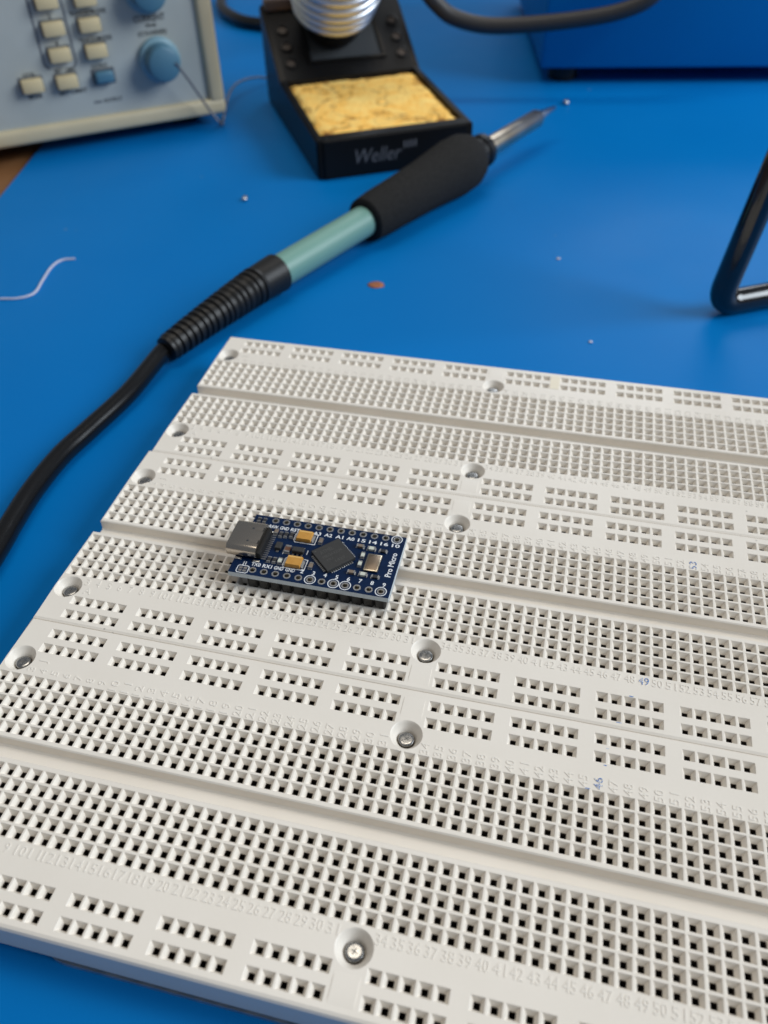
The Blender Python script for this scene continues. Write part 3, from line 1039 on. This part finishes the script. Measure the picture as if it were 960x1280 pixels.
# ribbed strain relief bending down onto the cable
A0 = Vector((-21.0, 26.1, MAT_Z + 5.0))
cp = bez([(0, 0, 7.5), (-4.3, -9.5, 7.3), (-10.5, -25.5, 6.6), (-15.8, -39, 5.7), (A0.x - B0.x, A0.y - B0.y, 4.9)], 30)
tot = [0]
for i in range(1, len(cp)):
    tot.append(tot[-1] + (cp[i] - cp[i - 1]).length)
rad = []
for s in tot:
    u = s / tot[-1]
    r = 6.75 - 2.75 * u
    if u > 0.20 and u < 0.965:
        ph = (s / 2.55) % 1.0
        r += 0.30 if ph < 0.62 else -0.45
    rad.append(r)
rad[-1] *= 0.8
m_ = MB()
m_.sweep([tuple(p) for p in cp], rad, 28)
m_.build('strain_relief', MT['rubber'], si, smooth=50)
m_ = MB()
cpts = bez([(-17.5, -44, 5.2), (-21.0, -50.5, 4.2), (-22.4, -72.1, 3.3), (-25.6, -90, 2.9), (-27.6, -102.5, 2.9), (-27.6, -117, 2.9), (-26.2, -129, 2.9), (-24.9, -137, 2.9), (-21, -165, 2.9), (-10, -230, 2.9), (-25, -320, 2.9)], 12)
m_.sweep([tuple(p) for p in cpts], 2.85, 20)
m_.build('cable', MT['cable'], si, smooth=60)

# ================================================================== iron stand
SO = (-15.9, 175.4, MAT_Z)
st = thing('iron_stand', 'black soldering iron stand with yellow sponge tray and spring holder', 'iron stand', SO, math.atan2(.503, .864))
W = 72.7
# profile in (y, z): tray shell, with the sloping back
m_ = MB()
ol = [(0, 0.5), (0.4, 0), (118, 0), (118, 45.5), (112, 44), (77, 20.8), (74, 20.2), (0.8, 17.0), (0, 16.2)]
SW = 3.2
yf0, yf1 = 6.5, 76.0
# solid body below the tray and separate rim so that the sponge sits in a real well
zin = 10.0
m_.prism([(0, 0.5), (0.4, 0), (118, 0), (118, 45.5), (112, 44), (77, 20.8), (yf1, 20.4), (yf1, zin), (yf0, zin), (yf0, 17.2), (0.9, 17.0), (0, 16.2)], 'x', SW, W - SW)
for xa, xb, xo in ((0, SW, 0.8), (W, W - SW, W - 0.8)):
    a = [(0.6, 0.5), (118, 0.5), (118, 45.4), (112, 43.9), (77, 20.7), (74, 20.1), (0.9, 16.9), (0.6, 16)]
    m_.prism(a, 'x', min(xb, xo), max(xb, xo))
    b_ = [(1.4, 1), (117, 1), (117, 44.6), (112.3, 43.2), (77.2, 20.0), (74, 19.4), (1.8, 16.2), (1.4, 15.5)]
    m_.prism(b_, 'x', min(xa, xo), max(xa, xo))
m_.build('base', MT['stand'], st, smooth=20)
# sponge
m_ = MB()
NXs, NYs = 26, 28
x0, x1, y0, y1 = SW + 0.5, W - SW - 0.5, yf0 + 0.6, yf1 - 0.6
v, f = [], []
for j in range(NYs + 1):
    for i in range(NXs + 1):
        u, t = i / NXs, j / NYs
        x = x0 + (x1 - x0) * u + random.uniform(-.2, .2)
        y = y0 + (y1 - y0) * t + random.uniform(-.2, .2)
        e = min(u, 1 - u, t, 1 - t)
        z = 15.9 + 3.2 * t + random.uniform(-0.35, 0.35) - (1.2 if e < 0.01 else 0)
        v.append((x, y, z))
for j in range(NYs):
    for i in range(NXs):
        a = j * (NXs + 1) + i
        f.append((a, a + 1, a + NXs + 2, a + NXs + 1))
nb = len(v)
bd = [i for i in range(NXs + 1)] + [(j) * (NXs + 1) + NXs for j in range(1, NYs + 1)] + [NYs * (NXs + 1) + i for i in range(NXs - 1, -1, -1)] + [j * (NXs + 1) for j in range(NYs - 1, 0, -1)]
v += [(v[i][0], v[i][1], zin + 0.05) for i in bd]
for k in range(len(bd)):
    f.append((bd[k], nb + k, nb + (k + 1) % len(bd), bd[(k + 1) % len(bd)]))
m_.add(v, f)
o = m_.build('sponge', MT['sponge'], st, smooth=60)
# sloping back: dark cavity, side pegs/holes
SL = math.atan2(23.2, 35)


def slope(x, s, up=0.0):
    """point on the sloping back: s mm up the slope from y=77"""
    return (x, 77 + s * math.cos(SL) - up * math.sin(SL), 20.8 + s * math.sin(SL) + up * math.cos(SL))


m_ = MB()
for (xa, xb, sa, sb) in ((17, 57, 7.5, 9.0), (17, 18.5, 9.0, 41), (55.5, 57, 9.0, 41)):
    vv = [slope(xa, sa, 0.02), slope(xb, sa, 0.02), slope(xb, sb, 0.02), slope(xa, sb, 0.02), slope(xa, sa, 1.0), slope(xb, sa, 1.0), slope(xb, sb, 1.0), slope(xa, sb, 1.0)]
    m_.add(vv, [(4, 5, 6, 7), (0, 1, 5, 4), (1, 2, 6, 5), (2, 3, 7, 6), (3, 0, 4, 7)])
m_.build('recess_frame', MT['stand'], st)
m_ = MB()
vv = [slope(18.5, 9.0, 0.03), slope(55.5, 9.0, 0.03), slope(55.5, 41, 0.03), slope(18.5, 41, 0.03)]
m_.quad(*vv)
m_.build('recess_floor', MT['gap_dark'], st, recalc=False)
PEG = MB()
PEG.lathe([(3.0, 0.0), (3.0, 0.7), (2.5, 0.9), (2.2, 0.9), (2.1, 0.3), (0.01, 0.3)], 20, cap=False)
PEGM = PEG.mesh('tip_socket', MT['stand'], smooth=30)
for x in (8.0, 65.5):
    for s in (9, 19, 29):
        o = obj('tip_socket', PEGM, st, slope(x, s, 0.0))
        o.rotation_euler = (SL, 0, 0)
        d = MB()
        d.lathe([(2.15, 0.31), (0.01, 0.32)], 16, cap=False)
        k = d.build('socket_hole', MT['hole_shade'], o)
m_ = MB()
m_.rbox(2, 110.5, 43.6, 24, 117, 48.5, 0.6, 2)
m_.build('metal_bracket', MT['stand_metal'], st, smooth=40)
# spring holder: close-wound wire coil leaning towards the viewer
sc_ = Vector((33.0, 95.0, 45.5))
axv = Vector((0.02, -0.5, 0.866)).normalized()
e1 = Vector((1, 0, 0))
e2 = axv.cross(e1).normalized()
m_ = MB()
pts = []
turns = 11
for k in range(turns * 40 + 1):
    a = 2 * math.pi * k / 40
    tt = k / 40
    r = 17.5 + min(tt, 3) * 1.15
    pts.append(tuple(sc_ + axv * (tt * 4.5) + e1 * (r * math.cos(a)) + e2 * (r * math.sin(a))))
m_.sweep(pts, 2.15, 10)
m_.build('spring_holder', MT['spring'], st, smooth=70)
m_ = MB()
m_.sweep([tuple(sc_ - axv * 16 + Vector((0, 8, 0))), tuple(sc_ - axv * 4), tuple(sc_ + axv * 3)], [9, 15.5, 15.6], 24)
m_.build('spring_socket', MT['stand'], st, smooth=40)
# logo on the front face
m_ = MB()
put_text(m_, 'Weller', 0, 0, 0, 6.2, 22.0, 0, slant=0.25)
m_.v = [(p[0] + 27.5, -0.06, p[1] + 8.6) for p in m_.v]
m_.build('printed_logo', MT['logo'], st, recalc=False)
m_ = MB()
for k in range(4):
    m_.box(39.5 + k * 1.7, -0.06, 9.8 + 0.1 * k, 40.4 + k * 1.7, -0.03, 12.8 + 0.1 * k)
m_.build('printed_bars', MT['logo'], st)

# ================================================================== bench instrument
IA = R(38.27)
ins = thing('bench_instrument', 'cream framed bench instrument with grey front panel, square buttons and blue knobs', 'instrument', (-84.5, 237.0, MAT_Z), IA)
BZ = 6.0         # underside of the case above the mat
XW = -250.0


def frame_piece(p0, p1, p2, p3, y0, y1):
    pass


m_ = MB()
m_.rbox(XW, 6, BZ + 0.8, 0.6, 240, BZ + 90, 2.0, 3)
m_.build('case', MT['case_grey'], ins, smooth=40)
# cream front frame as four mitred bars
m_ = MB()
FT = 7.6
H1 = 92
m_.rbox(XW - 1, -1.0, BZ, 1.6, 9, BZ + 7.2, 2.0, 3)
m_.rbox(-6.2, -1.02, BZ + 5.5, 1.62, 9.02, BZ + H1, 2.0, 3)
m_.rbox(XW - 1, -1.0, BZ + H1 - 7, 1.6, 9, BZ + H1, 1.8, 3)
m_.rbox(XW - 1.02, -1.02, BZ + 5.5, XW + 6, 9.02, BZ + H1, 1.8, 3)
m_.build('front_frame', MT['cream'], ins, smooth=40)
m_ = MB()
m_.box(XW + 4, 1.6, BZ + 6, -5, 7, BZ + 86)
pan = m_.build('front_panel', MT['panel'], ins)
FY = 1.6
BTN = MB()
BTN.rbox(-4.7, -4.2, -2.8, 4.7, 0.2, 2.8, 0.7, 2)
BTNM = BTN.mesh('button', MT['button'], smooth=40)
BW = MB()
BW.rbox(-5.3, -0.5, -3.4, 5.3, 0.1, 3.4, 0.2, 1)
BWM = BW.mesh('button_surround', MT['panel_line'])
BLU = MB()
BLU.rbox(-4.3, -4.0, -2.5, 4.3, 0.2, 2.5, 1.2, 3)
BLUM = BLU.mesh('button', MT['knob'], smooth=40)
# measured on the frame's face; the panel sits 2.6 mm behind it
for x, z, blue in ((-71.4, 55.6, 0), (-71.3, 45.2, 0), (-71.4, 34.7, 0), (-71.3, 23.6, 0), (-86.7, 24.0, 0), (-55.0, 55.0, 0), (-55.4, 45.0, 0), (-55.2, 34.4, 0), (-54.3, 23.4, 1), (-86.7, 66, 0), (-71.4, 66, 0)):
    o = obj('button', BLUM if blue else BTNM, ins, (x, FY, BZ + z + 0.6))
    obj('button_surround', BWM, o, (0, -0.0, 0))
for x, z in ((-27.0, 27.6), (-28.0, 56.5)):
    prof = [(9.6, 0), (9.6, 2.2), (9.2, 2.8), (8.1, 3.2), (7.9, 4.0)]
    k_ = MB()
    k_.lathe([(9.8, 0), (9.8, 2.0), (9.3, 2.7), (8.2, 3.0), (8.0, 3.4)], 40)
    k_.v = [(p[0], -p[2], p[1]) for p in k_.v]
    kn = obj('knob', k_.mesh('knob_skirt', MT['knob_skirt'], 40), ins, (x, FY, BZ + z))
    k_ = MB()
    k_.lathe([(7.9, 3.0), (7.7, 9.6), (7.3, 10.6), (6.7, 11.0)], 40)
    k_.v = [(p[0], -p[2], p[1]) for p in k_.v]
    k_.build('knob_cap', [MT['knob']], kn, smooth=40)


def panel_text(s, x, z, h, width=None, m='print'):
    t = MB()
    put_text(t, s, 0, 0, 0, h, width, bold=0.03)
    t.v = [(p[0] + x, FY - 0.05, p[1] + BZ + z) for p in t.v]
    return t.build('printed_text', MT[m], pan, recalc=False)


panel_text('CURRENT', -28.2, 45.0, 2.6, 14.6)
panel_text('FINE', -28.0, 42.0, 1.5, 5.0)
panel_text('(COARSE)', -28.0, 39.0, 1.7, 13.5)
panel_text('RANGE/MODE', -54.6, 50.2, 1.8, 15.5)
panel_text('TRACK/MODE', -54.2, 39.4, 1.8, 15.0)
panel_text('OUTPUT', -55.2, 28.4, 1.5, 7.5)
panel_text('SET', -73.8, 28.6, 1.7, 3.6)
panel_text('LIMIT', -68.3, 28.6, 1.7, 4.8)
panel_text('SET LIMIT', -69.7, 19.3, 1.7, 13)
panel_text('LOCAL', -86.8, 28.8, 1.5, 5.5)
panel_text('MODE', -86.6, 19.6, 1.9, 6)
panel_text('OUTPUT', -52.5, 13.4, 1.5, 9.0)
panel_text('5', -71.4, 50.1, 1.9)
panel_text('4', -71.3, 39.5, 1.9)
t = MB()
for a, b in (((-79, 62), (-79, 31.5)), ((-79, 31.5), (-77, 29.8)), ((-65, 31), (-65, 62)), ((-66.2, 29.8), (-65, 31)), ((-62.8, 62), (-64.8, 31.0)), ((-61.5, 13.3), (-57.8, 13.2))):
    p, q = Vector(a), Vector(b)
    d = (q - p).normalized()
    n_ = Vector((-d.y, d.x)) * 0.5
    if (a, b) == ((-62.8, 62), (-64.8, 31.0)):
        continue
    t.quad((p.x - n_.x, FY - 0.04, BZ + p.y - n_.y), (q.x - n_.x, FY - 0.04, BZ + q.y - n_.y), (q.x + n_.x, FY - 0.04, BZ + q.y + n_.y), (p.x + n_.x, FY - 0.04, BZ + p.y + n_.y))
t.build('printed_lines', MT['panel_line'], pan, recalc=False)
for x in (-16, -232):
    for y in (22, 215):
        t = MB()
        t.lathe([(8, 0), (8.5, 1), (8.5, BZ + 0.9)], 24, (x, y, 0.0))
        t.build('foot', MT['rubber'], ins, smooth=40)

# ================================================================== blue station box
bx = thing('metal_box', 'plain blue metal box on black feet at the back of the mat', 'box', (66.3, 331.2, MAT_Z), R(10.77))
m_ = MB()
m_.rbox(0, 0, 8, 165, 190, 105, 1.2, 3)
m_.build('housing', MT['box_blue'], bx, smooth=40)
for x in (14, 150):
    for y in (12, 175):
        m_ = MB()
        m_.lathe([(7.0, 0.02), (8.0, 1.0), (8.4, 8.05)], 24, (x, y, 0))
        m_.build('foot', MT['rubber'], bx, smooth=40)

# ================================================================== bent rod
rd = MB()
rp = []
e = Vector((.86, .5, 0))
base = Vector((0, 0, 4.3))
upv = Vector((.86 * 0.15, .5 * 0.15, 1.0)).normalized()
P0 = base + e * 3
far = base + e * 120
cornerR = 7.0
arc = []
c_ = base - e * 2.0
for k in range(9):
    t = k / 8
    a = c_ + e * cornerR
    b = c_
    d = c_ + upv * cornerR
    arc.append((1 - t) ** 2 * a + 2 * t * (1 - t) * b + t * t * d)
top = c_ + upv * 130
arc2 = []
for k in range(9):
    t = k / 8
    a = top - upv * cornerR
    d = top + e * cornerR
    arc2.append((1 - t) ** 2 * a + 2 * t * (1 - t) * top + t * t * d)
rp = [far, base + e * 60] + arc + [c_ + upv * 60] + arc2 + [top + e * 130]
rd.sweep([tuple(p) for p in rp], 4.15, 24)
o = rd.build('wire_stand', MT['rod'], None, smooth=60)
o.location = Vector((149.5, 91.5, MAT_Z)) * S
tag(o, 'thick glossy black rod bent into a corner standing on the mat at the right', 'bent rod')

# ================================================================== loose cables and scraps
hc = MB()
pts = bez([(-115, 440, MAT_Z + 4), (-84, 418, MAT_Z + 6), (-66, 395, 18), (-58, 372, 48), (-42, 335, 68), (-22, 302, 62), (5.0, 294.1, 42), (13, 295.6, 34), (21.1, 297.2, 28), (35.3, 299.9, 24.2), (51.3, 302.9, 23.7), (75, 307.4, 25.3), (98.2, 311.8, 28.3), (113, 314.6, 32.7), (121.5, 317.2, 38.4), (134, 324, 49), (144, 336, 57), (151, 350, 60)], 8)
base = Vector((35.3, 299.9, MAT_Z))
hc.sweep([tuple(p - base) for p in pts], 3.9, 18)
o = hc.build('hanging_cable', MT['grey_cable'], None, smooth=60)
o.location = base * S
tag(o, 'thick dark grey cable sagging in front of the blue box', 'cable')
bc = MB()
base = Vector((-147.6, 426.2, MAT_Z))
pts = bez([(-200, 520, MAT_Z + 20), (-182, 478, MAT_Z + 6), (-170, 452, MAT_Z + 4), (-147.6, 426, MAT_Z + 4), (-130, 418, MAT_Z + 4), (-105, 416, MAT_Z + 4), (-60, 440, MAT_Z + 4)], 8)
bc.sweep([tuple(p - base) for p in pts], 4.0, 16)
o = bc.build('power_cable', MT['cable'], None, smooth=60)
o.location = base * S
tag(o, 'black cable curling behind the instrument and the iron stand', 'cable')


def scrap_curve(name, label, cat, pts, r, m, n=10):
    base = Vector(pts[len(pts) // 2])
    base.z = MAT_Z
    c_ = MB()
    c_.sweep([tuple(p - base) for p in bez(pts, n)], r, 8)
    o = c_.build(name, m, None, smooth=60)
    o.location = base * S
    return tag(o, label, cat)


Zt = MAT_Z + 0.35
scrap_curve('loose_thread', 'short curled pale thread lying on the mat by the left edge', 'thread',
            [(-106, 50, Zt), (-97.5, 51.7, Zt), (-91, 53.5, Zt), (-87.6, 58, Zt), (-89.6, 67, Zt), (-91.8, 77, Zt), (-91.0, 83, Zt), (-86.5, 85.3, Zt)], 0.42, MT['thread'])


def ins_pt(x, y, z):
    c, s = math.cos(IA), math.sin(IA)
    return (-84.5 + x * c - y * s, 237.0 + x * s + y * c, MAT_Z + z)


scrap_curve('thin_wire', 'thin grey wire trailing from the lower knob down to the mat', 'wire',
            [ins_pt(-22, -9.5, 34), ins_pt(-16, -8, 24), ins_pt(-9, -7, 11), ins_pt(-4, -8, 3.5), (-88, 243, MAT_Z + 1.0), (-92, 262, MAT_Z + 6), (-94, 282, MAT_Z + 7), (-90, 300, MAT_Z + 5), (-83, 310, MAT_Z + 1.5), (-76, 316, MAT_Z + 0.8)], 0.55, MT['wire'])


def blob(name, label, cat, x, y, rx, ry, rz, m, seed):
    rnd = random.Random(seed)
    bm = bmesh.new()
    bmesh.ops.create_icosphere(bm, subdivisions=2, radius=1.0)
    for v in bm.verts:
        k = 1 + rnd.uniform(-0.16, 0.16)
        v.co = Vector((v.co.x * rx * k, v.co.y * ry * k, (v.co.z * k + 1) * rz)) * S
        v.co.z = max(v.co.z, 0.0)
    me = bpy.data.meshes.new(name)
    bm.to_mesh(me)
    bm.free()
    me.materials.append(m)
    me.shade_smooth()
    o = obj(name, me, None, (x, y, MAT_Z))
    return tag(o, label, cat, {'solder_scrap': 'solder scraps on the mat', 'lint_speck': 'lint specks on the mat'}.get(name))


blob('solder_scrap', 'tiny silver solder bit on the mat in front of the sponge stand', 'solder scrap', -41.5, 149.9, 1.2, 1.9, 0.9, MT['solder'], 1)
blob('solder_scrap', 'tiny silver crumb just beyond the tip of the soldering iron', 'solder scrap', 83.5, 300.0, 1.6, 2.6, 1.1, MT['solder'], 2)
blob('copper_scrap', 'small flat copper coloured scrap on the mat behind the breadboard', 'scrap', 31.5, 88.4, 2.9, 2.5, 0.12, MT['copper'], 3)
blob('lint_speck', 'pale lint speck on the open mat, left of the bent rod', 'speck', 93.7, 121.3, 0.8, 0.8, 0.25, MT['thread'], 4)
blob('lint_speck', 'pale lint speck close behind the rear edge of the breadboard', 'speck', 108.4, 65.3, 0.7, 0.6, 0.25, MT['thread'], 5)
